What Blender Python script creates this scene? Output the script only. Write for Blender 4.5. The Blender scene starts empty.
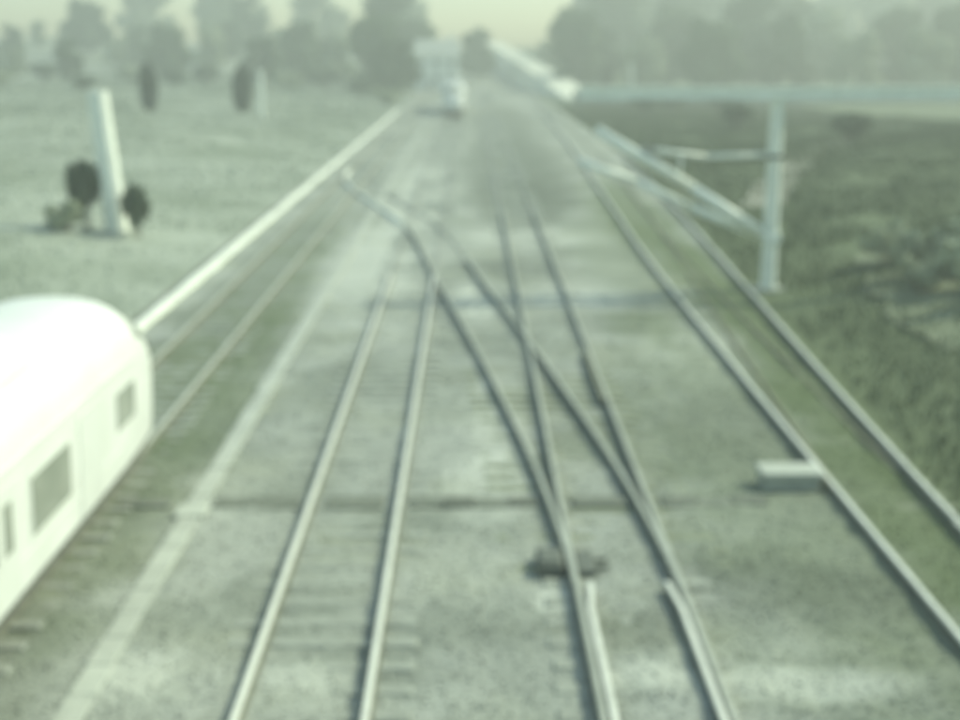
import bpy, bmesh, math, random
import numpy as np
from mathutils import Vector, Matrix
R = math.radians
random.seed(7); rng = np.random.default_rng(11)
sc = bpy.context.scene
C = sc.collection

# ------------------------------------------------------------------ camera
cd = bpy.data.cameras.new('camera'); cam = bpy.data.objects.new('camera', cd); C.objects.link(cam)
cam.location = (0, 0, 7.68)
cam.rotation_euler = (R(90 - 13.412), 0, R(-0.43))
cd.sensor_width = 36; cd.lens = 48.75; cd.clip_end = 6000; cd.clip_start = 0.1
cd.dof.use_dof = True                     # old surveillance lens, focused short of the scene
cd.dof.focus_distance = 3.0
cd.dof.aperture_fstop = 1.6
sc.camera = cam
sc.cycles.max_bounces = 5; sc.cycles.diffuse_bounces = 3; sc.cycles.glossy_bounces = 2; sc.cycles.volume_bounces = 0

# ------------------------------------------------------------------ sky, sun, exposure
SUN_EL, SUN_AZ = 41.0, 68.0               # azimuth clockwise from the track direction (+Y)
w = bpy.data.worlds.new('World'); sc.world = w; w.use_nodes = True
nt = w.node_tree
sky = nt.nodes.new('ShaderNodeTexSky'); sky.sky_type = 'NISHITA'; sky.sun_disc = False
sky.sun_elevation = R(SUN_EL); sky.sun_rotation = R(SUN_AZ)
sky.air_density = 1.0; sky.dust_density = 1.2; sky.ozone_density = 1.0
bg = nt.nodes['Background']; bg.inputs['Strength'].default_value = 0.15
nt.links.new(sky.outputs[0], bg.inputs[0])
sd = bpy.data.lights.new('sun', 'SUN'); sd.energy = 2.7; sd.angle = R(2.5); sd.color = (1.0, 0.97, 0.9)
so = bpy.data.objects.new('sun', sd); C.objects.link(so)
sv = Vector((math.sin(R(SUN_AZ)) * math.cos(R(SUN_EL)), math.cos(R(SUN_AZ)) * math.cos(R(SUN_EL)), math.sin(R(SUN_EL))))
so.rotation_euler = sv.to_track_quat('Z', 'Y').to_euler(); so.location = sv * 60
vs = sc.view_settings
vs.view_transform = 'Standard'; vs.look = 'None'; vs.gamma = 1.0; vs.exposure = 0.82; vs.use_curve_mapping = False
vs.use_white_balance = True; vs.white_balance_temperature = 7400; vs.white_balance_tint = -13   # greenish cast of the old camera

# ------------------------------------------------------------------ helpers
def mesh(name, V, F, mat=None, parent=None, smooth=False):
    me = bpy.data.meshes.new(name); me.from_pydata([tuple(v) for v in V], [], [tuple(f) for f in F]); me.update()
    return link(name, me, mat, parent, smooth)
def link(name, me, mat=None, parent=None, smooth=False):
    if mat and not me.materials: me.materials.append(mat)
    if smooth: me.polygons.foreach_set('use_smooth', [True] * len(me.polygons))
    o = bpy.data.objects.new(name, me); C.objects.link(o)
    if parent: o.parent = parent
    return o
def npmesh(name, V, F, mat, parent=None, smooth=False):
    """V (n,3), F (m,k) numpy arrays, all faces k-gons."""
    me = bpy.data.meshes.new(name); V = np.asarray(V, np.float32); F = np.asarray(F, np.int32)
    me.vertices.add(len(V)); me.vertices.foreach_set('co', V.ravel())
    me.loops.add(F.size); me.loops.foreach_set('vertex_index', F.ravel())
    me.polygons.add(len(F)); me.polygons.foreach_set('loop_start', np.arange(0, F.size, F.shape[1], dtype=np.int32))
    me.polygons.foreach_set('loop_total', np.full(len(F), F.shape[1], np.int32))
    me.update(calc_edges=True)
    return link(name, me, mat, parent, smooth)
class MB:
    def __init__(s): s.v = []; s.f = []
    def add(s, V, F):
        b = len(s.v); s.v += [tuple(v) for v in V]; s.f += [tuple(i + b for i in f) for f in F]; return s
    def box(s, x0, x1, y0, y1, z0, z1, bev=0.0, top=1.0):
        if bev <= 0:
            V = [(x0,y0,z0),(x1,y0,z0),(x1,y1,z0),(x0,y1,z0),(x0,y0,z1),(x1,y0,z1),(x1,y1,z1),(x0,y1,z1)]
            return s.add(V, [(0,3,2,1),(4,5,6,7),(0,1,5,4),(1,2,6,5),(2,3,7,6),(3,0,4,7)])
        bm = bmesh.new(); bmesh.ops.create_cube(bm, size=1)
        for v in bm.verts: v.co = Vector(((x0+x1)/2 + v.co.x*(x1-x0), (y0+y1)/2 + v.co.y*(y1-y0), (z0+z1)/2 + v.co.z*(z1-z0)))
        bmesh.ops.bevel(bm, geom=bm.edges[:], offset=bev, segments=1, affect='EDGES')
        bm.verts.index_update(); s.add([v.co[:] for v in bm.verts], [[v.index for v in f.verts] for f in bm.faces]); bm.free(); return s
    def tube(s, a, b, r0, r1=None, n=10):
        a, b = Vector(a), Vector(b); r1 = r0 if r1 is None else r1
        d = (b - a).normalized(); u = d.orthogonal().normalized(); w_ = d.cross(u)
        V = []
        for p, r in ((a, r0), (b, r1)):
            for i in range(n):
                t = 2*math.pi*i/n; V.append(p + (u*math.cos(t) + w_*math.sin(t))*r)
        F = [(i, (i+1) % n, n+(i+1) % n, n+i) for i in range(n)] + [tuple(range(n))[::-1], tuple(range(n, 2*n))]
        return s.add(V, F)
    def build(s, name, mat=None, parent=None, smooth=False): return mesh(name, s.v, s.f, mat, parent, smooth)
def empty(name, loc=(0,0,0), rz=0):
    o = bpy.data.objects.new(name, None); C.objects.link(o); o.location = loc; o.rotation_euler = (0,0,rz); o.empty_display_size = .3; return o
def tag(o, label=None, cat=None, group=None, kind=None):
    if label: o['label'] = label
    if cat: o['category'] = cat
    if group: o['group'] = group
    if kind: o['kind'] = kind
    return o
kids = {}
def copy_tree(o, parent=None):
    c = o.copy(); C.objects.link(c)
    if parent: c.parent = parent
    for ch in list(o.children): copy_tree(ch, c)
    return c
def sstep(a, b, x):
    t = np.clip((np.asarray(x, float) - a) / (b - a), 0, 1); return t*t*(3 - 2*t)
def vnoise(x, y, s, seed=0):
    """cheap smooth value noise, vectorised"""
    x = np.asarray(x, float)/s + 57.3*seed; y = np.asarray(y, float)/s + 31.7*seed
    xi = np.floor(x); yi = np.floor(y); fx = x - xi; fy = y - yi
    h = lambda a, b: np.modf(np.abs(np.sin(a*127.1 + b*311.7 + seed*7.7)*43758.5453))[0]
    fx = fx*fx*(3-2*fx); fy = fy*fy*(3-2*fy)
    return (h(xi,yi)*(1-fx)+h(xi+1,yi)*fx)*(1-fy) + (h(xi,yi+1)*(1-fx)+h(xi+1,yi+1)*fx)*fy

# ------------------------------------------------------------------ materials
def mat(name, c1, c2=None, scale=3.0, rough=.85, bump=0.0, bscale=None, spec=.3, metal=0.0, c3=None, scale3=.25, amt3=.5, detail=6, rand=0.0):
    m = bpy.data.materials.new(name); m.use_nodes = True; N = m.node_tree.nodes; L = m.node_tree.links
    b = N['Principled BSDF']; b.inputs['Roughness'].default_value = rough; b.inputs['Metallic'].default_value = metal
    b.inputs['Specular IOR Level'].default_value = spec
    g = N.new('ShaderNodeNewGeometry'); pos = g.outputs['Position']
    def noise(s, d=detail):
        n = N.new('ShaderNodeTexNoise'); n.inputs['Scale'].default_value = s; n.inputs['Detail'].default_value = d; n.inputs['Roughness'].default_value = .62
        L.new(pos, n.inputs['Vector']); return n.outputs['Fac']
    def ramp(v, a, bb):
        r = N.new('ShaderNodeMapRange'); r.inputs[1].default_value = a; r.inputs[2].default_value = bb; L.new(v, r.inputs[0]); return r.outputs[0]
    def mix(f, a, bb):
        x = N.new('ShaderNodeMix'); x.data_type = 'RGBA'
        if isinstance(f, float): x.inputs[0].default_value = f
        else: L.new(f, x.inputs[0])
        for i, v in ((6, a), (7, bb)):
            if isinstance(v, tuple): x.inputs[i].default_value = (*v, 1)
            else: L.new(v, x.inputs[i])
        return x.outputs[2]
    col = c1
    if c2: col = mix(ramp(noise(scale), .32, .68), c1, c2)
    if c3:
        f3 = ramp(noise(scale3, 3), .42, .66); mm = N.new('ShaderNodeMath'); mm.operation = 'MULTIPLY'; L.new(f3, mm.inputs[0]); mm.inputs[1].default_value = amt3
        col = mix(mm.outputs[0], col, c3)
    if rand:
        oi = N.new('ShaderNodeObjectInfo'); hs = N.new('ShaderNodeHueSaturation')
        L.new(ramp(oi.outputs['Random'], 0, 1), hs.inputs['Value'])
        rr = hs.inputs['Value'].links[0].from_node; rr.inputs[3].default_value = 1-rand; rr.inputs[4].default_value = 1+rand
        if isinstance(col, tuple): hs.inputs['Color'].default_value = (*col, 1)
        else: L.new(col, hs.inputs['Color'])
        col = hs.outputs[0]
    if isinstance(col, tuple): b.inputs['Base Color'].default_value = (*col, 1)
    else: L.new(col, b.inputs['Base Color'])
    if bump:
        bn = N.new('ShaderNodeBump'); bn.inputs['Strength'].default_value = min(1, bump); bn.inputs['Distance'].default_value = .03
        L.new(noise(bscale or scale*4), bn.inputs['Height']); L.new(bn.outputs[0], b.inputs['Normal'])
    m['mix'] = 1
    return m

def ballast_material():
    m = bpy.data.materials.new('ballast'); m.use_nodes = True; N = m.node_tree.nodes; L = m.node_tree.links
    b = N['Principled BSDF']; b.inputs['Roughness'].default_value = .9; b.inputs['Specular IOR Level'].default_value = .2
    g = N.new('ShaderNodeNewGeometry'); pos = g.outputs['Position']
    def noise(s, d=4, r=.6):
        n = N.new('ShaderNodeTexNoise'); n.inputs['Scale'].default_value = s; n.inputs['Detail'].default_value = d; n.inputs['Roughness'].default_value = r
        L.new(pos, n.inputs['Vector']); return n.outputs['Fac']
    def rng_(v, a, bb, lo=0., hi=1.):
        r = N.new('ShaderNodeMapRange'); r.inputs[1].default_value = a; r.inputs[2].default_value = bb; r.inputs[3].default_value = lo; r.inputs[4].default_value = hi
        L.new(v, r.inputs[0]); return r.outputs[0]
    def mix(f, a, bb):
        x = N.new('ShaderNodeMix'); x.data_type = 'RGBA'; L.new(f, x.inputs[0])
        for i, v in ((6, a), (7, bb)):
            if isinstance(v, tuple): x.inputs[i].default_value = (*v, 1)
            else: L.new(v, x.inputs[i])
        return x.outputs[2]
    def math_(op, a, bb):
        x = N.new('ShaderNodeMath'); x.operation = op
        for i, v in ((0, a), (1, bb)):
            if isinstance(v, (int, float)): x.inputs[i].default_value = v
            else: L.new(v, x.inputs[i])
        return x.outputs[0]
    vor = N.new('ShaderNodeTexVoronoi'); vor.inputs['Scale'].default_value = 16; L.new(pos, vor.inputs['Vector'])
    stone = vor.outputs['Color']; sep = N.new('ShaderNodeSeparateColor'); L.new(stone, sep.inputs[0])
    col = mix(sep.outputs[0], (.27, .286, .256), (.345, .364, .33))
    # yellowish weeds and fines, oil-dark and limed patches with shapes of their own
    col = mix(math_('MULTIPLY', rng_(noise(.35, 5), .46, .64), .45), col, (.19, .205, .13))
    col = mix(math_('MULTIPLY', rng_(noise(.23, 2), .46, .57), .6), col, (.165, .185, .155))
    col = mix(math_('MULTIPLY', rng_(noise(.31, 2), .56, .42), .22), col, (.46, .48, .43))
    wob = noise(.5, 3)
    def patch(cx, cy, rx, ry, c, amt):
        nonlocal col
        mp = N.new('ShaderNodeVectorMath'); mp.operation = 'SUBTRACT'; L.new(pos, mp.inputs[0]); mp.inputs[1].default_value = (cx, cy, 0)
        dv = N.new('ShaderNodeVectorMath'); dv.operation = 'DIVIDE'; L.new(mp.outputs[0], dv.inputs[0]); dv.inputs[1].default_value = (rx, ry, 50)
        ln = N.new('ShaderNodeVectorMath'); ln.operation = 'LENGTH'; L.new(dv.outputs[0], ln.inputs[0])
        d = math_('ADD', ln.outputs['Value'], math_('MULTIPLY', math_('SUBTRACT', wob, .5), 1.2))
        col = mix(rng_(d, 1.15, .55, 0, amt), col, c)
    PALE = (.55, .57, .51); OIL = (.10, .115, .09); WEED = (.098, .128, .060)
    for p in PATCHES: patch(*p[:4], dict(P=PALE, O=OIL, W=WEED)[p[4]], p[5])
    L.new(col, b.inputs['Base Color'])
    bn = N.new('ShaderNodeBump'); bn.inputs['Strength'].default_value = .5; bn.inputs['Distance'].default_value = .025
    L.new(vor.outputs['Distance'], bn.inputs['Height']); L.new(bn.outputs[0], b.inputs['Normal'])
    return m
# (x, y, half-width, half-length, kind, amount)
PATCHES = [
 (2.6, 54.5, 3.4, 3.0, 'P', .55), (2.9, 40.6, 3.3, 2.2, 'P', .6), (0.05, 40.0, .9, 3.6, 'P', .95), (5.6, 33.0, 1.3, 4.0, 'P', .45),
 (1.5, 46.5, 2.6, 2.6, 'O', .6), (3.0, 70, 3.2, 11.0, 'O', .62), (3.2, 92, 3.9, 36, 'O', .72), (3.6, 150, 4.5, 40, 'O', .6), (5.6, 24, 2.6, 14, 'W', .52), (6.2, 50, 2.6, 16, 'W', .35), (5.2, 25.8, 1.6, 3.5, 'O', .3), (4.9, 36.5, 1.3, 2.4, 'W', .35),
 (1.5, 18.4, .55, .5, 'O', .85), (.2, 16.2, 1.4, .8, 'O', .25), (4.6, 17.6, 2.2, 1.4, 'O', .5), (2.2, 16.3, .7, .7, 'O', .45), (-3.4, 48, 2.2, 14, 'P', .5), (-2.6, 75, 2.0, 22, 'P', .45),
 (.35, 22, .9, 2.4, 'P', .4), (.6, 26.5, .8, 5, 'P', .4), (-4.2, 15.0, .6, .7, 'P', .45), (-2.0, 14.9, .6, .5, 'P', .35), (4.4, 14.7, 1.4, .5, 'P', .5), (1.2, 17.2, .3, .5, 'P', .7), (2.2, 14.9, .6, .45, 'P', .5),
 (-6.9, 42, 1.6, 26, 'W', .62), (-5.7, 28, 1.0, 14, 'W', .55), (8.3, 36, 1.3, 20, 'W', .9), (7.4, 22, 1.0, 9, 'W', .75), (7.8, 62, 2.0, 20, 'W', .75),
]
M = dict(
 ballast=ballast_material(),
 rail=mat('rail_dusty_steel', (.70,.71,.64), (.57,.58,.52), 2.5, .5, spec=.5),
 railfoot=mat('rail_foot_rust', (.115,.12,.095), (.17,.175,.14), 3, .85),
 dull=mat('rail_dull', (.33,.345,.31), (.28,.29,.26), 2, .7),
 railp=mat('rail_worn_steel', (.40,.415,.36), (.29,.305,.26), 2.5, .5, spec=.5),
 rusty=mat('rail_rust', (.15,.155,.105), (.19,.195,.14), 3, .8),
 sleeper=mat('dusty_concrete_sleeper', (.25,.265,.23), (.33,.35,.31), 4, .9, .5, 20, rand=.06),
 wood=mat('weathered_sleeper_wood', (.16,.18,.12), (.22,.24,.175), 6, .9, .5, 24, rand=.1),
 trough=mat('trough_concrete', (.36,.38,.335), (.43,.45,.40), 3, .85, .35, 20, rand=.08),
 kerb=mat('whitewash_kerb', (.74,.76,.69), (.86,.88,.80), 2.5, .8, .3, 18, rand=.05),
 mast=mat('pale_mast_concrete', (.68,.70,.62), (.80,.82,.74), 3, .8, .25, 16),
 tube=mat('galvanised_tube', (.72,.74,.67), (.82,.84,.77), 8, .45, spec=.5),
 insul=mat('insulator_glaze', (.10,.09,.07), (.15,.13,.1), 8, .3, spec=.6),
 white=mat('train_white_paint', (.68,.69,.66), (.74,.75,.72), .7, .4, spec=.5, c3=(.62,.635,.59), scale3=.5, amt3=.6),
 trgrey=mat('train_grey_door', (.62,.635,.60), (.68,.695,.66), 1.2, .4, spec=.5),
 glass=mat('train_window_glass', (.22,.24,.20), (.36,.38,.33), .8, .15, spec=.6),
 under=mat('underframe_dark', (.09,.095,.085), (.14,.145,.13), 4, .8, .3),
 duct=mat('duct_dark_boards', (.11,.125,.10), (.18,.19,.16), 6, .9, .4, 20, rand=.2),
 concrete=mat('chamber_concrete', (.26,.28,.24), (.36,.38,.33), 4, .85, .4, 20),
 machine=mat('point_machine_paint', (.09,.10,.085), (.15,.16,.135), 8, .6),
 wall=mat('pale_boundary_wall', (.26,.28,.24), (.33,.35,.30), .7, .9, .3, 6, rand=.06),
 road=mat('pale_road', (.74,.74,.62), (.80,.80,.70), .2, .9),
 house=mat('pale_render', (.80,.82,.78), (.84,.86,.82), .5, .9),
 roof=mat('grey_roof', (.42,.44,.41), (.5,.52,.48), .8, .85),
 pane=mat('dark_pane', (.10,.12,.11), None, 1, .15, spec=.6),
 grass_pale=mat('dry_pale_turf', (.29,.32,.265), (.38,.41,.35), .9, .95, .5, 6, c3=(.15,.18,.125), scale3=.085, amt3=.8),
 grass_dark=mat('dark_bank_turf', (.078,.102,.050), (.112,.142,.074), .8, .95, .6, 6, c3=(.135,.16,.10), scale3=.12, amt3=.5),
 blade_pale=mat('dry_grass_blades', (.32,.35,.28), (.40,.43,.35), 1.2, .9, c3=(.16,.19,.135), scale3=.085, amt3=.75),
 blade_dark=mat('green_grass_blades', (.080,.106,.050), (.118,.148,.074), 1.0, .9, c3=(.13,.155,.09), scale3=.12, amt3=.5),
 hill=mat('far_hill_cover', (.10,.13,.085), (.20,.22,.15), .03, .95, c3=(.26,.27,.2), scale3=.012, amt3=.6),
 bark=mat('bark', (.10,.09,.07), (.16,.145,.115), 6, .95, .5, 20),
 leafA=mat('leaf_mid_green', (.060,.090,.042), (.11,.145,.07), 1.5, .8, rand=.15),
 leafB=mat('leaf_dark_green', (.052,.075,.042), (.085,.115,.062), 1.5, .8, rand=.12),
 leafD=mat('leaf_cypress', (.018,.028,.015), (.032,.046,.024), 1.5, .85),
 leafC=mat('leaf_pale_dusty', (.28,.31,.21), (.40,.43,.30), 1.5, .85, rand=.12),
 earth=mat('pale_bare_earth', (.16,.185,.12), (.25,.275,.19), 1.4, .95, .6, 10, c3=(.10,.125,.07), scale3=.9, amt3=.6),
 bank_path=mat('dusty_path', (.33,.32,.27), (.4,.39,.33), 1.2, .95, .4, 10),
)

# ------------------------------------------------------------------ terrain
def xe(y): return np.interp(y, [0,18,28,40,54,78,100,130], [8.5,8.5,8.95,9.5,10.2,11.2,11.8,12.1])   # right edge of the ballast
def tz(x, y):
    x = np.asarray(x, float); y = np.asarray(y, float)
    near = 1 - sstep(70, 170, y)
    r = np.clip(x - xe(y) + .15, 0, None); zr = (3.4*(1-np.exp(-r/22)))*(.06 + .94*near)
    l = np.clip(-10.2 - x, 0, None); zl = 2.6*(1-np.exp(-l/30))
    z = zr + zl
    side = sstep(11, 24, np.abs(x))
    side = side*(.25 + .75*near)
    z = z + side*(vnoise(x, y, 9, 1) - .5)*.55 + side*(vnoise(x, y, 31, 2) - .5)*1.2
    far = sstep(250, 420, y)
    z = z + far*(3 + 9*vnoise(x, y, 70, 3))
    return z - .06
def grid(xs, ys, zf):
    X, Y = np.meshgrid(xs, ys); V = np.stack([X, Y, zf(X, Y)], -1).reshape(-1, 3)
    n, m_ = len(xs), len(ys); i = np.arange(n*m_).reshape(m_, n)
    F = np.stack([i[:-1,:-1], i[:-1,1:], i[1:,1:], i[1:,:-1]], -1).reshape(-1, 4)
    return V, F
def spaced(a, b, d0, grow):
    out = [a]; d = d0
    while out[-1] < b: out.append(out[-1] + d); d *= grow
    out[-1] = b; return np.array(out)
ysn = np.concatenate([np.arange(-60, 0, 6), spaced(0, 440, .9, 1.025)])
xl = -10.0 - spaced(0, 400, .5, 1.09)[::-1]; xr = 8.0 + spaced(0, 400, .5, 1.09)
V, F = grid(xl, ysn, tz); o = npmesh('ground_left', V, F, M['grass_pale'], smooth=True); tag(o, kind='structure')
V, F = grid(xr, ysn, tz); o = npmesh('ground_right', V, F, M['grass_dark'], smooth=True); tag(o, kind='structure')
# track bed: ballast with shoulders
def bz(x, y):
    e = np.minimum(x + 10.05, xe(y) - x)
    z = -.16 + .16*sstep(0, .55, e)
    z = z + (vnoise(x, y, .33, 4)-.5)*.05 + (vnoise(x, y, 1.7, 5)-.5)*.06 + (vnoise(x, y, .14, 6)-.5)*.02
    far = sstep(250, 420, y); return z + far*(3 + 9*vnoise(x, y, 70, 3)) + .035
V, F = grid(np.linspace(0, 1, 124), np.concatenate([np.arange(-60, 8, 4), spaced(8, 440, .12, 1.008)]), lambda u, y: u*0)
V[:,0] = -10.05 + V[:,0]*(xe(V[:,1]) + 10.05); V[:,2] = bz(V[:,0], V[:,1])
o = npmesh('track_bed', V, F, M['ballast'], smooth=True); tag(o, kind='structure')

# ------------------------------------------------------------------ tracks
def catmull(P_, step=1.0):
    P_ = [Vector((*p, 0)) for p in P_]; P_ = [P_[0]*2 - P_[1]] + P_ + [P_[-1]*2 - P_[-2]]; out = []
    for i in range(1, len(P_)-2):
        a, b, c, d = P_[i-1:i+3]; n = max(1, int((c-b).length/step))
        for k in range(n):
            t = k/n; out.append(.5*((2*b) + (c-a)*t + (2*a-5*b+4*c-d)*t*t + (3*b-a-3*c+d)*t**3))
    out.append(P_[-2]); return out
def offset(pl, d):
    out = []
    for i, p in enumerate(pl):
        t = (pl[min(i+1, len(pl)-1)] - pl[max(i-1, 0)]).normalized(); out.append(p + Vector((t.y, -t.x, 0))*d)
    return out
RP = [(-.075,0),(.075,0),(.075,.018),(.014,.04),(.014,.115),(.042,.128),(.042,.163),(.032,.172),(-.032,.172),(-.042,.163),(-.042,.128),(-.014,.115),(-.014,.04),(-.075,.018)]
RZ = .045
def rail(pl, parent, m, name='rail', dz=0.0):
    n = len(RP); V = []
    for i, p in enumerate(pl):
        t = (pl[min(i+1, len(pl)-1)] - pl[max(i-1, 0)]).normalized(); s = Vector((t.y, -t.x, 0))
        for (a, z) in RP: V.append(p + s*a + Vector((0, 0, z + RZ + dz)))
    F = [(i*n+k, i*n+(k+1) % n, (i+1)*n+(k+1) % n, (i+1)*n+k) for i in range(len(pl)-1) for k in range(n)]
    F += [tuple(range(n))[::-1], tuple(range((len(pl)-1)*n, len(pl)*n))]
    o = mesh(name, V, F, m, parent); o.data.materials.append(M['railfoot'])
    o.data.polygons.foreach_set('material_index', [0 if (i % n) in (5,6,7,8,9) else 1 for i in range(len(F))]); return o
def sleeper_mesh(name, L_, w_, m):
    b = MB().box(-L_/2, L_/2, -w_/2, w_/2, -.12, RZ+.002, .02); me = bpy.data.meshes.new(name); me.from_pydata(b.v, [], b.f); me.materials.append(m); return me
SL = sleeper_mesh('sleeper', 2.5, .26, M['sleeper']); SLW = sleeper_mesh('sleeper_wood', 2.5, .25, M['wood']); SLW.transform(Matrix.Translation((0, 0, -.045)))
BEAR = sleeper_mesh('bearer', 3.6, .26, M['wood'])
def sleepers(pl, parent, me, y0, y1, pitch=.66, cap=200):
    acc = 0; nxt = 0; cnt = 0; rest = MB()
    for a, b in zip(pl[:-1], pl[1:]):
        d = (b-a).length
        while nxt < acc + d:
            p = a.lerp(b, (nxt-acc)/d); nxt += pitch
            if not (y0 <= p.y <= y1): continue
            t = (b-a).normalized(); ang = math.atan2(-t.x, t.y) + random.uniform(-.012, .012)
            if cnt < cap:
                o = bpy.data.objects.new('sleeper', me); C.objects.link(o); o.parent = parent
                o.location = (p.x + random.uniform(-.03, .03), p.y, random.uniform(-.012, .008)); o.rotation_euler = (0, 0, ang)
            else:
                rest.box(p.x-1.25, p.x+1.25, p.y-.13, p.y+.13, -.1, RZ-.004)
            cnt += 1
        acc += d
    if rest.v: tag(rest.build('far_sleepers', M['sleeper'], parent), kind='stuff')
G = 1.435/2 + .035
def straight(x, y0, y1): return [Vector((x, y, 0)) for y in np.arange(y0, y1+.1, 6.0)]
def clip(pl, y0, y1): return [p for p in pl if y0 <= p.y <= y1]

t = empty('railway_track', (0,0,0)); tag(t, 'leftmost railway track, carrying the white train, weeds between its rails', 'track', 'parallel railway tracks')
pl = straight(-7.1, 2, 250); [rail(offset(pl, s*G), t, M['trough']) for s in (-1, 1)]; sleepers(pl, t, SL, 5, 250)
t = empty('railway_track', (0,0,0)); tag(t, 'straight pale railed track left of the points, second track from the train', 'track', 'parallel railway tracks')
pl = straight(-1.98, 8, 260)
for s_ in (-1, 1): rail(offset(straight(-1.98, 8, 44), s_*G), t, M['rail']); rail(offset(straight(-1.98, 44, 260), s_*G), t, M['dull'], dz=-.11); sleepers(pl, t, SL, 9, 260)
t = empty('railway_track', (0,0,0)); tag(t, 'straight main track through the points in the middle of the picture', 'track', 'parallel railway tracks')
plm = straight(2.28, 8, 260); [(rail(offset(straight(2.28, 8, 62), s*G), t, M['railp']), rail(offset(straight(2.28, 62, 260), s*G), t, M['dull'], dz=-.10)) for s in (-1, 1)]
sleepers(plm, t, SL, 9, 18.2); sleepers(plm, t, SL, 34, 260, cap=180)
for k, y in enumerate(np.arange(18.5, 33.9, .62)):
    o = bpy.data.objects.new('bearer', BEAR); C.objects.link(o); o.parent = t
    cx = 2.28 - .5*max(0, (y-18.5)/15.0)*1.6; o.location = (cx, y, -.008 + random.uniform(-.008, 0)); o.rotation_euler = (0, 0, random.uniform(-.01, .03))
# check rails beside the crossing nose
for sgn, yc in ((1, 30.0), (-1, 31.0)):
    cx = 2.28 + sgn*(G - .11) if sgn > 0 else None
    if cx: rail([Vector((cx+.0, y, .002)) for y in np.arange(27.6, 32.5, .8)], t, M['rusty'], 'check_rail')
for s_ in (-1, 1): rail([Vector((2.28 + s_*(G-.125-o_), y, 0)) for y, o_ in ((8,0),(11,0),(14,0),(16.6,0),(17.5,.07))], t, M['rail'], 'guard_rail')
t = empty('railway_track', (0,0,0)); tag(t, 'curved track leaving the points and swinging left towards the train line', 'track')
div = catmull([(2.28,12),(2.27,16),(2.24,18.6),(1.93,23.2),(1.30,29.3),(.52,36),(-.37,43),(-1.62,54.0),(-2.85,60.5),(-4.9,69),(-6.6,77.5),(-7.08,85),(-7.1,98),(-7.1,108)], .9)
for s_ in (-1, 1):
    yc = 57.5 if s_ < 0 else 48.5
    rail(clip(offset(div, s_*G), 17.0, yc), t, M['railp'], dz=-.004)
    o = rail(clip(offset(div, s_*G), yc-.6, 86), t, M['kerb'] if s_ < 0 else M['dull'], dz=0 if s_ < 0 else -.11)  # left far rail: sun glint put into the colour with the white kerb material
    if s_ < 0: o.data.materials[1] = M['kerb']; o['label'] = 'far end of the curved rail, its sun glint painted white'
sleepers(div, t, SL, 34.4, 52, cap=80); sleepers(div, t, SL, 68, 100, cap=60)
t = empty('railway_track', (0,0,0)); tag(t, 'overgrown rightmost track at the foot of the dark green bank', 'track', 'parallel railway tracks')
cr = [(7.16,8),(7.17,20),(7.2,32),(7.32,47),(7.7,62),(8.1,78),(8.9,110),(9.9,174),(11,240)]
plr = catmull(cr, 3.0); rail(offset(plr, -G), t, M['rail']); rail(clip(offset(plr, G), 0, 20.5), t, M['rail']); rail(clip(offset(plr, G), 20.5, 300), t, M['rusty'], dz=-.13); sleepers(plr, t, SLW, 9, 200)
t = empty('siding_track', (0,0,0)); tag(t, 'siding parting from the rightmost track towards the right-hand mast', 'track')
cs = catmull([(7.16,14),(7.18,19),(7.55,28),(8.15,40),(8.85,54),(9.9,78),(10.6,100)], 2.0)
rail(clip(offset(cs, G), 18.5, 99), t, M['rail'])
rail(clip(offset(cs, -G), 19.5, 99), t, M['rusty'], dz=-.13); sleepers(cs, t, SLW, 56, 80, cap=60)
# point machine and rods at the blade tips
pm = empty('point_machine', (1.45, 18.45, 0)); tag(pm, 'dark point machine with rods at the tips of the switch blades', 'point machine')
b = MB(); b.box(-.46, -.06, -.34, .34, -.02, .22, .03); b.build('housing', M['machine'], pm)
b = MB(); b.box(-.42, -.10, -.28, .28, .22, .255, .015); b.build('lid', M['machine'], pm)
for yy in (-.18, .12):
    b = MB(); b.tube((-.3, yy, .075), (.62, yy, .12), .035, n=8); b.build('rod', M['machine'], pm)
b = MB(); b.box(.14, .42, -.4, .4, .0, .16, .02); b.build('slide_plate', M['machine'], pm)

# ------------------------------------------------------------------ ballast stones (loose, uncountable)
def stones(n, x0, x1, y0, y1, smin, smax):
    base = np.array([(1,0,0),(-1,0,0),(0,1,0),(0,-1,0),(0,0,1),(0,0,-1)], float)
    tri = np.array([(0,2,4),(2,1,4),(1,3,4),(3,0,4),(2,0,5),(1,2,5),(3,1,5),(0,3,5)])
    c = np.stack([rng.uniform(x0, x1, n), y0 + (y1-y0)*rng.random(n)**1.5, np.zeros(n)], -1); c[:,2] = bz(c[:,0], c[:,1]) + .006
    s = rng.uniform(smin, smax, (n,1,1))*rng.uniform(.6, 1.25, (n,6,3)); s[:,:,2] *= .75
    a = rng.uniform(0, 6.28, n); ca, sa = np.cos(a), np.sin(a)
    P_ = base[None]*s; x = P_[...,0]*ca[:,None]-P_[...,1]*sa[:,None]; y = P_[...,0]*sa[:,None]+P_[...,1]*ca[:,None]
    V = np.stack([x, y, P_[...,2] + rng.uniform(-.3,.3,(n,1))*x], -1) + c[:,None]
    F = tri[None] + 6*np.arange(n)[:,None,None]
    return V.reshape(-1,3), F.reshape(-1,3)
V, F = stones(45000, -9.6, 9.2, 11, 42, .014, .034)
tag(npmesh('ballast_stones', V, F, M['ballast']), 'loose crushed stone lying between the rails', 'ballast', kind='stuff')

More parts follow.
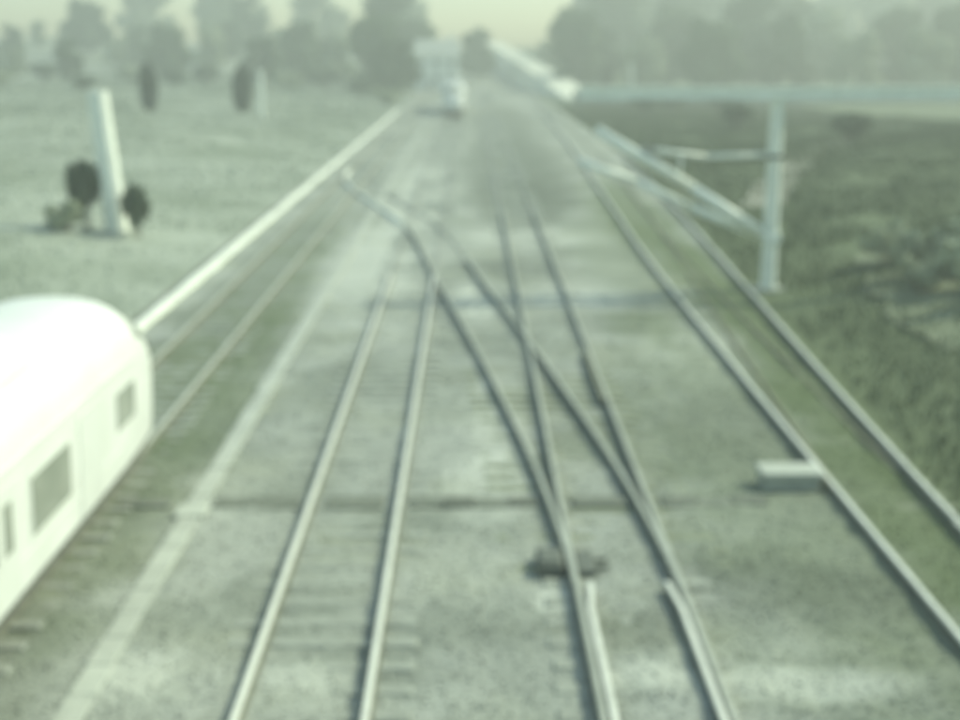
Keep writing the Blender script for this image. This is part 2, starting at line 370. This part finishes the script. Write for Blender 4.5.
# ------------------------------------------------------------------ cable troughs and kerb
def run(name, label, cat, x0, w_, h, y0, y1, L_, m, lidname, lid=.03, bend=None):
    t = empty(name, (x0, y0, 0)); tag(t, label, cat)
    bb = MB(); bb.box(-w_*.46, w_*.46, 0, y1-y0, -.1, h-lid); bb.build('channel', m, t)
    s = MB().box(-w_/2, w_/2, .006, L_-.006, h-lid, h, .012); me = bpy.data.meshes.new(lidname); me.from_pydata(s.v, [], s.f); me.materials.append(m)
    n = int((y1-y0)/L_)
    for i in range(n):
        o = bpy.data.objects.new(lidname, me); C.objects.link(o); o.parent = t
        o.location = (random.uniform(-.012,.012), i*L_, random.uniform(-.008,.006)); o.rotation_euler = (random.uniform(-.004,.004), random.uniform(-.012,.012), random.uniform(-.006,.006))
    return t
run('cable_trough', 'pale concrete cable trough running between the train line and the next track', 'cable trough', -4.72, .36, .095, 8, 128, .8, M['trough'], 'lid')
run('kerb_wall', 'low whitewashed kerb beside the train, running to the far left distance', 'kerb', -9.28, .25, .22, 22, 172, 1.5, M['kerb'], 'coping', .1)
# cross-track cable duct with its end chambers
t = empty('cable_duct', (0, 21.35, 0)); tag(t, 'dark boarded cable duct crossing under all the rails', 'cable duct')
segs = [(-6.1,-5.2),(-4.45,-2.95),(-2.5,-1.5),(-1.05,1.2),(1.75,2.75),(3.3,5.15)]
for a, b_ in segs:
    n = max(1, int((b_-a)/.55)); 
    for k in range(n):
        xa = a + (b_-a)*k/n; xb = a + (b_-a)*(k+1)/n
        o = MB().box(xa+.008, xb-.008, -.24+random.uniform(-.07,.07), .24+random.uniform(-.07,.07), -.06, .078+random.uniform(-.022,.016), .01).build('board', M['duct'], t)
t = empty('cable_chamber', (5.78, 22.25, 0)); tag(t, 'low concrete cable chamber with pale lid against the rightmost track', 'cable chamber')
MB().box(-.56, .44, -.3, .3, -.05, .30, .02).build('chamber', M['concrete'], t)
MB().box(-.6, .48, -.34, .34, .30, .37, .02).build('lid', M['trough'], t)
t = empty('cable_chamber', (-4.72, 20.85, 0)); tag(t, 'small square concrete chamber set in the left cable trough', 'cable chamber')
MB().box(-.25, .25, -.28, .28, -.05, .085, .02).build('chamber', M['concrete'], t)
MB().box(-.27, .27, -.3, .3, .085, .12, .02).build('lid', M['trough'], t)

# ------------------------------------------------------------------ train
HW = 1.4
ST = [(-10.6,1,3.74),(-10.45,1,3.78),(6.0,1,3.78),(7.2,.995,3.74),(8.2,.97,3.6),(9.0,.93,3.32),(9.6,.87,2.9),(10.1,.76,2.4),(10.45,.56,1.95),(10.6,.25,1.6)]
def st(y):
    for (a, w0, z0), (b, w1, z1) in zip(ST[:-1], ST[1:]):
        if y <= b: k = max(0, (y-a)/(b-a)); return w0+(w1-w0)*k, z0+(z1-z0)*k
    return ST[-1][1:]
def S(y, t, off=0):
    """point on the skin; t 0..1 from the right-hand skirt over the roof to the left skirt"""
    ws, zt = st(y); a = (HW+off)*ws; z0 = .80; zs = z0 + (zt-z0)*.62
    side = .34
    tt = t if t <= .5 else 1-t
    if tt <= side:
        k = tt/side; x = a*(.955 + .045*math.sin(k*math.pi*.55)/math.sin(math.pi*.55)); z = z0 + (zs-z0)*k
    else:
        k = (tt-side)/(.5-side)*math.pi/2; x = a*math.cos(k)**.8 if k < math.pi/2-1e-6 else 0; z = zs + (zt+off-zs)*math.sin(k)**.9
    return Vector((x if t <= .5 else -x, y + off*.0, z))
def make_train():
    root = empty('passenger_train'); n = 45
    ys = list(np.linspace(-10.6, 6, 14)) + list(np.linspace(6.3, 10.6, 22))
    V = [S(y, i/(n-1)) for y in ys for i in range(n)]
    F = [(j*n+i, (j+1)*n+i, (j+1)*n+i+1, j*n+i+1) for j in range(len(ys)-1) for i in range(n-1)]
    F += [((j+1)*n, j*n, j*n+n-1, (j+1)*n+n-1) for j in range(len(ys)-1)] + [tuple(range(n)), tuple(range((len(ys)-1)*n, len(ys)*n))[::-1]]
    mesh('body', V, F, M['white'], root, smooth=True)
    def patch(name, y0, y1, t0, t1, off, m, parent, ny=6, nt_=6):
        V = []; 
        for o_ in (off, -.03):
            for j in range(ny+1):
                for i in range(nt_+1):
                    fy = j/ny; ft = i/nt_
                    V.append(S(y0+(y1-y0)*fy, t0+(t1-t0)*ft, o_))
        k = (ny+1)*(nt_+1); w_ = nt_+1
        F = [(j*w_+i, j*w_+i+1, (j+1)*w_+i+1, (j+1)*w_+i) for j in range(ny) for i in range(nt_)]
        rim = [i for i in range(w_)] + [j*w_+nt_ for j in range(1, ny+1)] + [ny*w_+i for i in range(nt_-1, -1, -1)] + [j*w_ for j in range(ny-1, 0, -1)]
        F += [(rim[i], rim[i]+k, rim[(i+1) % len(rim)]+k, rim[(i+1) % len(rim)]) for i in range(len(rim))]
        return mesh(name, V, F, m, parent)
    for side in (0, 1):
        T = (lambda a: a) if side == 0 else (lambda a: 1-a)
        for a, b_ in [(-9.6,-7.9),(-7.5,-5.8),(-3.7,-2.0),(-1.6,.1),(2.35,4.0)]:
            wf = patch('window', a-.06, b_+.06, T(.115), T(.285), .010, M['trgrey'], root)
            patch('pane', a, b_, T(.13), T(.272), .022, M['glass'], wf)
        for a, b_ in [(-5.4,-4.1),(.5,1.8),(4.5,5.6)]:
            d = patch('door', a, b_, T(.02), T(.31), .012, M['trgrey'], root)
            if a > 4: continue
            patch('pane', a+.22, a+.52, T(.15), T(.27), .022, M['glass'], d); patch('pane', b_-.52, b_-.22, T(.15), T(.27), .022, M['glass'], d)
        patch('cab_window', 6.55, 7.75, T(.16), T(.275), .016, M['glass'], root)
        patch('headlight', 9.75, 10.1, T(.08), T(.16), .014, M['trgrey'], root)
    for side in (0, 1):
        T = (lambda a: a) if side == 0 else (lambda a: 1-a)
        patch('waist_rail', -10.4, 7.4, T(.092), T(.1), .014, M['trgrey'], root, 24, 1); patch('gutter', -10.4, 7.8, T(.335), T(.343), .03, M['trgrey'], root, 24, 1)
        patch('skirt_edge', -10.4, 9.2, T(.0), T(.018), .012, M['under'], root, 24, 1)
    patch('windscreen', 8.35, 9.75, .37, .63, .018, M['glass'], root, 8, 14)
    patch('roof_pod', -6.5, -2.5, .42, .58, .16, M['white'], root); patch('roof_pod', .2, 3.8, .42, .58, .16, M['white'], root)
    MB().box(-1.15, 1.15, -9.8, 8.6, .52, .80, .04).build('underframe', M['under'], root)
    for yc in (-7.2, 5.6):
        bo = MB().box(-1.0, 1.0, yc-1.7, yc+1.7, .45, .62, .04).build('bogie', M['under'], root)
        for dy in (-1.1, 1.1):
            for sx in (-1, 1):
                MB().tube((sx*.69, yc+dy, .217+.42), (sx*.82, yc+dy, .217+.42), .42, n=20).build('wheel', M['under'], bo)
    MB().tube((0, 9.4, .78), (0, 10.7, .78), .09).build('coupler', M['under'], root)
    return root
tr = make_train(); tr.location = (-7.1, 13.7, 0)
tag(tr, 'bright white passenger train with rounded roof cut off by the left edge', 'train', 'trains')
t2 = copy_tree(tr); t2.location = (-2.0, 168, 0); t2.rotation_euler = (0, 0, math.pi)
tag(t2, 'tiny pale train far off near the vanishing point of the tracks', 'train', 'trains')

# ------------------------------------------------------------------ masts
def pole(root, h, w0, w1, m, lean=(0, 0)):
    V = []; 
    for z, w_ in ((-.5, w0), (h*.5, (w0+w1)/2), (h, w1)):
        c = .22*w_
        ox, oy = lean[0]*z/h, lean[1]*z/h
        for sx, sy in ((-1,-1),(1,-1),(1,1),(-1,1)):
            a, b_ = ((w_/2-c)*sx + ox, w_/2*sy + oy), (w_/2*sx + ox, (w_/2-c)*sy + oy)
            pr = (a, b_) if sx*sy > 0 else (b_, a)
            V += [(*pr[0], z), (*pr[1], z)]
    # order ring by angle
    out = []
    for k in range(3):
        ring = V[k*8:(k+1)*8]; z = ring[0][2]; ox, oy = lean[0]*z/h, lean[1]*z/h
        out += sorted(ring, key=lambda p: math.atan2(p[1]-oy, p[0]-ox))
    F = [(k*8+i, k*8+(i+1) % 8, (k+1)*8+(i+1) % 8, (k+1)*8+i) for k in range(2) for i in range(8)] + [tuple(range(16, 24)), tuple(range(8))[::-1]]
    return mesh('pole', out, F, m, root)
mx, my = 9.78, 42.05; mz = float(tz(mx, my))
t = empty('line_mast', (mx, my, mz)); tag(t, 'pale mast with crossbeam and sloping bracket arms at the foot of the green bank', 'mast', 'pale masts')
pole(t, 6.2, .48, .38, M['mast'])
def arm(pts, r, name='bracket_arm', m='tube'):
    b = MB()
    for a, c in zip(pts[:-1], pts[1:]): b.tube(a, c, r, n=10)
    return b.build(name, M[m], t, True)
arm([(-.15,-.05,1.82), (-2.6,-.02,3.36), (-5.75,0,5.22)], .17)
arm([(-.15,.12,1.72), (-2.6,.08,2.72), (-4.4,.05,3.55), (-6.3,0,4.22)], .13)
arm([(-.1,0,4.42), (-2.2,0,4.36), (-4.25,0,4.62)], .075, 'tie_arm')
arm([(-3.0,0,4.48), (-3.05,0,3.7)], .05, 'hanger'); 
b = MB(); [b.tube((-3.9-.1*i, 0, 4.57+.012*i), (-3.93-.1*i, 0, 4.573+.012*i), .11, n=12) for i in range(4)]; b.build('insulator', M['insul'], t)
MB().box(-.26, .26, -.26, .26, 4.3, 4.42, .02).build('collar', M['insul'], t)
MB().box(-.28, .28, -.28, .28, 1.6, 1.9, .02).build('collar', M['tube'], t)
MB().box(-.5, .5, -.5, .5, -.4, .12, .05).build('footing', M['concrete'], t)
# portal beam; its second leg stands up the bank outside the picture
xa, xb = -6.3, 8.6
MB().box(xa, xb, -.2, .2, 6.2, 6.55, .03).build('crossbeam', M['kerb'], t)
for dz in (6.17, 6.55): MB().box(xa-.02, xb+.02, -.26, .26, dz, dz+.03).build('beam_flange', M['kerb'], t)
for k in range(10): MB().box(xa+.6+k*1.5, xa+.66+k*1.5, -.24, .24, 6.2, 6.55).build('stiffener', M['mast'], t)
o = pole(t, 6.2, .48, .38, M['mast']); o.location = (8.2, 0, 0)
def plain_mast(x, y, h, w0, w1, lean, label):
    t = empty('line_mast', (x, y, float(tz(x, y)))); tag(t, label, 'mast', 'pale masts')
    pole(t, h, w0, w1, M['kerb'] if w0 > .5 else M['mast'], lean)
    MB().box(-w0*.62, w0*.62, -w0*.62, w0*.62, -.4, .1, .05).build('footing', M['concrete'], t)
    return t
plain_mast(-14.5, 53.3, 5.7, .85, .72, (-.45, 0), 'thick white leaning post on the left bank above the train')
plain_mast(-21.4, 136, 5.0, .55, .45, (0, 0), 'thin pale post beside the right-hand dark cypress on the left bank')
plain_mast(27.5, 225, 5.5, .6, .5, (-.3, 0), 'small pale post far off, right of a dark cypress')

# ------------------------------------------------------------------ boundary wall, road, house
t = empty('boundary_wall', (15, 190, 0)); tag(t, 'long low grey boundary wall crossing far behind the right-hand mast', 'wall')
pan = MB().box(0, 2.94, -.12, .12, -2.0, 1.7, .02); pme = bpy.data.meshes.new('panel'); pme.from_pydata(pan.v, [], pan.f); pme.materials.append(M['wall'])
pst = MB().box(-.16, .16, -.18, .18, -2.0, 1.95, .02); qme = bpy.data.meshes.new('post'); qme.from_pydata(pst.v, [], pst.f); qme.materials.append(M['wall'])
for i in range(24):
    z = .3 + i*.05
    for nm, me_, dx in (('panel', pme, .03), ('post', qme, 0)):
        o = bpy.data.objects.new(nm, me_); C.objects.link(o); o.parent = t; o.location = (i*3+dx, i*.3, z)
# pale road climbing the far slope
rp = catmull([(17.2,205),(16.2,235),(14.5,270),(12,310),(9,350),(6.5,390)], 4); V = []
for i, p in enumerate(rp):
    k = i/(len(rp)-1); z = .5 + 9.5*k
    for d in (-2.6, 2.6): V.append((p.x+d, p.y, z))
    for d in (-4.5, 4.5): V.append((p.x+d, p.y, z-6))
F = []
for i in range(len(rp)-1):
    a = i*4; F += [(a, a+1, a+5, a+4), (a+2, a, a+4, a+6), (a+1, a+3, a+7, a+5)]
F += [(0, 2, 3, 1)]
tag(mesh('road', V, F, M['road']), kind='structure')
# far house
t = empty('house', (-6.6, 262, .5)); tag(t, 'pale house in the haze above the tiny far train', 'house')
MB().box(-4.2, 4.2, 0, 7, -2, 6.2).build('wall', M['house'], t)
rf = mesh('roof', [(-4.6,-.4,6.2),(4.6,-.4,6.2),(4.6,7.4,6.2),(-4.6,7.4,6.2),(-4.6,3.5,9.2),(4.6,3.5,9.2)], [(0,1,5,4),(2,3,4,5),(1,2,5),(3,0,4),(3,2,1,0)], M['roof'], t)
MB().box(2.4, 3.2, 4.2, 5, 8, 10.2).build('chimney', M['house'], rf)
for wx in (-2.8, 0, 2.8):
    for wz in (1.0, 3.9):
        f = MB().box(wx-.65, wx+.65, -.06, .05, wz, wz+1.5).build('window', M['house'], t); MB().box(wx-.5, wx+.5, -.08, -.05, wz+.12, wz+1.38).build('pane', M['pane'], f)
MB().box(-1.9, -1.0, -.05, .05, -.4, 1.0-.1).build('door', M['pane'], t)

# ------------------------------------------------------------------ vegetation
def leaves(centres, radii, n, size, flat=.75):
    ci = rng.choice(len(centres), n, p=np.array(radii)**2/np.sum(np.array(radii)**2)); c = np.array(centres)[ci]; r = np.array(radii)[ci]
    d = rng.normal(size=(n,3)); d /= np.linalg.norm(d, axis=1)[:,None]
    p = c + d*(r*rng.random(n)**.45)[:,None]*np.array([1,1,flat])
    a = rng.normal(size=(n,3)); a /= np.linalg.norm(a, axis=1)[:,None]; bb = np.cross(a, d + .01); bb /= np.linalg.norm(bb, axis=1)[:,None]
    s = size*rng.uniform(.6, 1.4, n)[:,None]
    V = np.stack([p - a*s, p + bb*s*.55, p + a*s, p - bb*s*.55], 1).reshape(-1,3)
    return V, np.arange(4*n).reshape(n,4)
def tree_proto(h, spread, ncl, nl, size, leaf, seed):
    nl = int(nl*1.5)
    r = random.Random(seed); t = empty('tree')
    b = MB(); th = h*.45; b.tube((0,0,-.5), (.1,0,th*.6), .035*h*.5, .026*h*.5, 8); b.tube((.1,0,th*.6), (0,.1,h*.8), .026*h*.5, .006*h, 8)
    cs, rs = [], []
    for i in range(ncl):
        a = r.uniform(0, 6.28); k = r.random(); z = h*(.16 + .76*k); rad = spread*(1-.55*abs(k-.35)*1.4)*r.uniform(.3, 1)
        c = (math.cos(a)*rad, math.sin(a)*rad, z); cs.append(c); rs.append(h*r.uniform(.11, .19))
        if i % 2 == 0: b.tube((.05,.03,z*.72), c, .012*h*.6, .004*h, 6)
    b.build('trunk', M['bark'], t)
    V, F = leaves(cs, rs, nl, size); npmesh('crown', V, F, M[leaf], t)
    return t
def cypress_proto(h, w_, leaf, nl=2600):
    t = empty('cypress_tree'); MB().tube((0,0,-.5), (0,0,h*.9), .13, .03, 8).build('trunk', M['bark'], t)
    cs, rs = [], []
    for i in range(26):
        k = i/25; rr = w_/2*(.75 + .35*math.sin(k*math.pi))*(1-.45*max(0, k-.75)/.25)
        cs.append((random.uniform(-.15,.15), random.uniform(-.15,.15), h*(.06+.88*k))); rs.append(rr)
    V, F = leaves(cs, rs, nl, .16, 1.0); npmesh('crown', V, F, M[leaf], t); return t
def shrub_proto(h, w_, leaf, nl, size):
    t = empty('shrub'); b = MB(); cs, rs = [], []
    for i in range(9):
        a = random.uniform(0, 6.28); rr = w_*.36*random.random()**.5; z = h*random.uniform(.3, .75)
        c = (math.cos(a)*rr, math.sin(a)*rr, z); cs.append(c); rs.append(h*random.uniform(.22,.34)); b.tube((0,0,-.3), c, .03, .01, 5)
    b.build('stem', M['bark'], t); V, F = leaves(cs, rs, nl, size, .8); npmesh('crown', V, F, M[leaf], t); return t
def place(proto, first, x, y, s, rz, label, cat, group, name=None):
    o = proto if first else copy_tree(proto)
    o.location = (x, y, float(tz(x, y))); o.scale = (s[0], s[0], s[1]) if isinstance(s, tuple) else (s,)*3; o.rotation_euler = (0,0,rz)
    tag(o, label, cat, group); return o
protos = {'A': [tree_proto(11, 3.4, 26, 3600, .42, 'leafA', 1), tree_proto(10, 3.8, 24, 3400, .42, 'leafA', 2)],
          'B': [tree_proto(12, 3.2, 28, 4200, .42, 'leafB', 3), tree_proto(9, 3.4, 22, 3400, .40, 'leafB', 4)],
          'C': [tree_proto(10, 3.6, 22, 3000, .42, 'leafC', 5), tree_proto(8.5, 3.2, 20, 2600, .40, 'leafC', 6)]}
used = {}
TREES = []   # (x, y, kind, scale)
def px(x_pix, y): return (x_pix-470)/1300*y*1.0
ra = random.Random(5)
EXTRA = [(xp + ra.uniform(-12, 12), ra.uniform(255, 345), ra.choice('AACC' if xp < 300 or xp > 800 else 'AAABC'), ra.uniform(.7, 1.25)*(1.35 if ra.random() < .35 else 1)) for xp in range(-20, 1000, 26) if not 425 < xp < 560]
EXTRA += [(xp + ra.uniform(-14, 14), ra.uniform(350, 400), ra.choice('ACC'), ra.uniform(1.25, 1.7)) for xp in range(140, 1000, 34) if not 440 < xp < 560]
for xp, y, k, s in sorted(EXTRA + [(-30,210,'A',1.0),(28,250,'C',.9),(80,235,'A',.8),(128,300,'C',1.0),(175,260,'A',1.0),(218,285,'C',1.05),(268,240,'A',.85),(312,300,'C',1.1),(345,265,'C',.95),
                    (378,235,'A',1.2),(398,215,'B',1.0),(415,280,'A',1.35),(478,300,'A',1.1),(548,300,'C',1.0),(572,250,'A',1.1),(596,262,'B',1.0),(640,240,'C',.95),(668,270,'A',1.15),(705,225,'A',1.0),(742,255,'B',1.1),(775,235,'A',1.05),
                    (812,270,'C',1.2),(850,225,'C',1.0),(888,250,'A',1.1),(915,215,'C',1.05),(948,240,'A',1.15),(985,220,'C',1.0)]):
    TREES.append((px(xp, y), y, k, s*(1.3 if xp > 560 else .85 if xp < 140 else 1.05), xp))
ORD = ['first','second','third','fourth','fifth','sixth','seventh','eighth','ninth','tenth','eleventh','twelfth','thirteenth','fourteenth','fifteenth','sixteenth','seventeenth','eighteenth'] + ['nineteenth','twentieth'] + [f'twenty-{q}' for q in ('first','second','third','fourth','fifth','sixth','seventh','eighth','ninth')] + ['thirtieth'] + [f'thirty-{q}' for q in ('first','second','third','fourth','fifth','sixth')]
KN = {'A': 'mid-green', 'B': 'dark green', 'C': 'pale dusty'}
cnt = {}
for (x, y, k, s, xp) in TREES:
    side = 'left' if xp < 470 else 'right'; key = (k, side); cnt[key] = cnt.get(key, 0) + 1
    i = cnt[key] % 2; pr = protos[k][i]; first = (k, i) not in used; used[(k, i)] = 1
    n = cnt[key]
    lab = f"{KN[k]} hazy tree, {ORD[n-1]} of its colour counting from {'the left edge' if side == 'left' else 'the far tracks rightwards'}"
    place(pr, first, x, y, s, random.uniform(0, 6.28), lab, 'tree', 'hazy trees along the horizon')
cy = cypress_proto(5.2, 2.0, 'leafD', 3600)
place(cy, True, -34.6, 143, (1, 1), 0, 'slim dark cypress on the left bank behind the white leaning post', 'tree', 'dark cypresses')
place(cy, False, -25.4, 148, (1.1, 1), 1, 'slim dark cypress on the left bank beside a thin pale post', 'tree', 'dark cypresses')
place(cy, False, 23.6, 228, (1.2, 1.1), 2, 'small dark cypress far off above the boundary wall', 'tree', 'dark cypresses')
sh = shrub_proto(1.5, 1.6, 'leafB', 1500, .12)
first = True
for x, y, s, lab in [(-15.6,53.0,(.8,2.1),'dark shrub pressed against the left side of the white leaning post'),(-13.5,52.6,(.7,1.6),'dark shrub at the right foot of the white leaning post'),
   (21,160,2.2,'big dark bush under the near end of the boundary wall'),(26,168,2.4,'second dark bush along the boundary wall from its near end'),(32,170,2.3,'third dark bush along the boundary wall from its near end'),
   (24,118,1.8,'dark bush halfway up the right bank left of the dusty path'),(26.5,92,1.6,'rounded dark bush on the right bank below the dusty path')]:
    place(sh, first, x, y, s, random.uniform(0,6), lab, 'bush', 'dark bushes'); first = False
sp = shrub_proto(1.5, 2.0, 'leafC', 1800, .13); first = True
for x, y, s, lab in [(14.2,43.5,1.0,'pale dry shrub on the right bank, farthest of the pale clump'),(14.6,40.5,1.15,'pale dry shrub on the right bank, second farthest of the pale clump'),(15.2,37.8,1.2,'pale dry shrub in the middle of the clump on the right bank'),
   (13.6,38.6,.8,'smallest pale shrub on the lower edge of the right bank clump'),(14.4,35.4,1.0,'pale dry shrub on the right bank, nearest of the clump by the picture edge'),(16.2,41,1.3,'pale dry shrub on the right bank highest up the slope'),
   (-16.2,52.2,.9,'pale dry shrub left of the foot of the white leaning post')]:
    place(sp, first, x, y, s, random.uniform(0,6), lab, 'bush', 'pale dry shrubs'); first = False
for i, (xp, y, s_) in enumerate([(12,205,2.0),(52,230,2.3),(96,190,1.7),(140,240,2.2),(182,215,2.0),(214,235,2.5),(292,225,2.2),(330,240,2.6),(362,210,1.9),(388,190,1.7)]):
    k = ('far' if y > 212 else 'near'); o = place(sh if i % 3 else sp, False, px(xp, y), y, (s_*1.3, s_), random.uniform(0, 6), f"hazy low bush, {ORD[i]} from the left edge along the far side of the left field", 'bush', 'hazy low bushes across the left field')
# dusty path on the right bank
pp = catmull([(13.8,62),(17,72),(21.5,84),(27,96),(34,106)], 1.5); V = []; F = []
for i, p in enumerate(pp):
    for d in (-1, -.3, .4, 1.1):
        x, y = p.x + d*.9, p.y - d*.9*.5; V.append((x, y, float(tz(x, y)) + .03))
for i in range(len(pp)-1):
    for k in range(3): F.append((i*4+k, i*4+k+1, i*4+k+5, i*4+k+4))
tag(mesh('path', V, F, M['bank_path'], smooth=True), kind='structure')
# bare pale earth scar on the right bank
pp = catmull([(12.4,31.5),(12.9,35),(13.6,39),(14.6,44),(15.6,49)], .6); V = []; F = []
for i, p in enumerate(pp):
    w0 = .9 + .9*float(vnoise(0, p.y, 1.7, 21)); w1 = .9 + 1.1*float(vnoise(5, p.y, 1.3, 22))
    k = math.sin(math.pi*min(1, max(0.04, i/(len(pp)-1))))**.5
    for q in range(7):
        x = p.x + (-w0 + (w0+w1)*q/6)*k; V.append((x, p.y, float(tz(x, p.y)) + .0 + .13*float(vnoise(x, p.y, .8, 23))))
for i in range(len(pp)-1):
    for k in range(6): F.append((i*7+k, i*7+k+1, i*7+k+8, i*7+k+7))
tag(mesh('bare_earth', V, F, M['earth'], smooth=True), kind='structure')
def grass(n, x0, x1, y0, y1, h0, h1, name, m, label, pw=1.4, keep=None):
    x = rng.uniform(x0, x1, n); y = y0 + (y1-y0)*rng.random(n)**pw
    k = vnoise(x, y, 2.2, 12) + .4*rng.random(n) > .45
    k &= (x < 0) | (x > xe(y) - .35 + .5*rng.random(n)); x, y = x[k], y[k]; n = len(x); z = np.maximum(tz(x, y), np.where((x > 0) & (x < xe(y)), bz(x, y), -9))
    h = rng.uniform(h0, h1, n)*(.5 + vnoise(x, y, 3.5, 13)); a = rng.uniform(0, 6.28, n); wd = .02 + .0006*y; lx, ly = rng.normal(0, .35, (2, n))*h
    V = np.stack([np.stack([x-np.cos(a)*wd, y-np.sin(a)*wd, z-.03], -1), np.stack([x+np.cos(a)*wd, y+np.sin(a)*wd, z-.03], -1), np.stack([x+lx, y+ly, z+h], -1)], 1).reshape(-1,3)
    tag(npmesh(name, V, np.arange(3*n).reshape(n,3), m), label, 'grass', kind='stuff')
grass(190000, 8.2, 46, 14, 188, .08, .28, 'bank_grass', M['blade_dark'], 'rough dark green grass covering the right bank')
grass(170000, -80, -10.3, 22, 300, .05, .18, 'dry_grass', M['blade_pale'], 'pale dry grass covering the left bank')

# ------------------------------------------------------------------ haze
hb = MB().box(-450, 450, -65, 460, -2.5, 48).build('haze'); tag(hb, 'pale milky haze over the whole railway', 'haze', kind='stuff')
hm = bpy.data.materials.new('haze_air'); hm.use_nodes = True; N = hm.node_tree.nodes; N.remove(N['Principled BSDF'])
pv = N.new('ShaderNodeVolumePrincipled'); pv.inputs['Color'].default_value = (.90, .95, .88, 1); pv.inputs['Density'].default_value = .0031; pv.inputs['Anisotropy'].default_value = .2
hm.node_tree.links.new(pv.outputs[0], N['Material Output'].inputs['Volume']); hb.data.materials.append(hm)
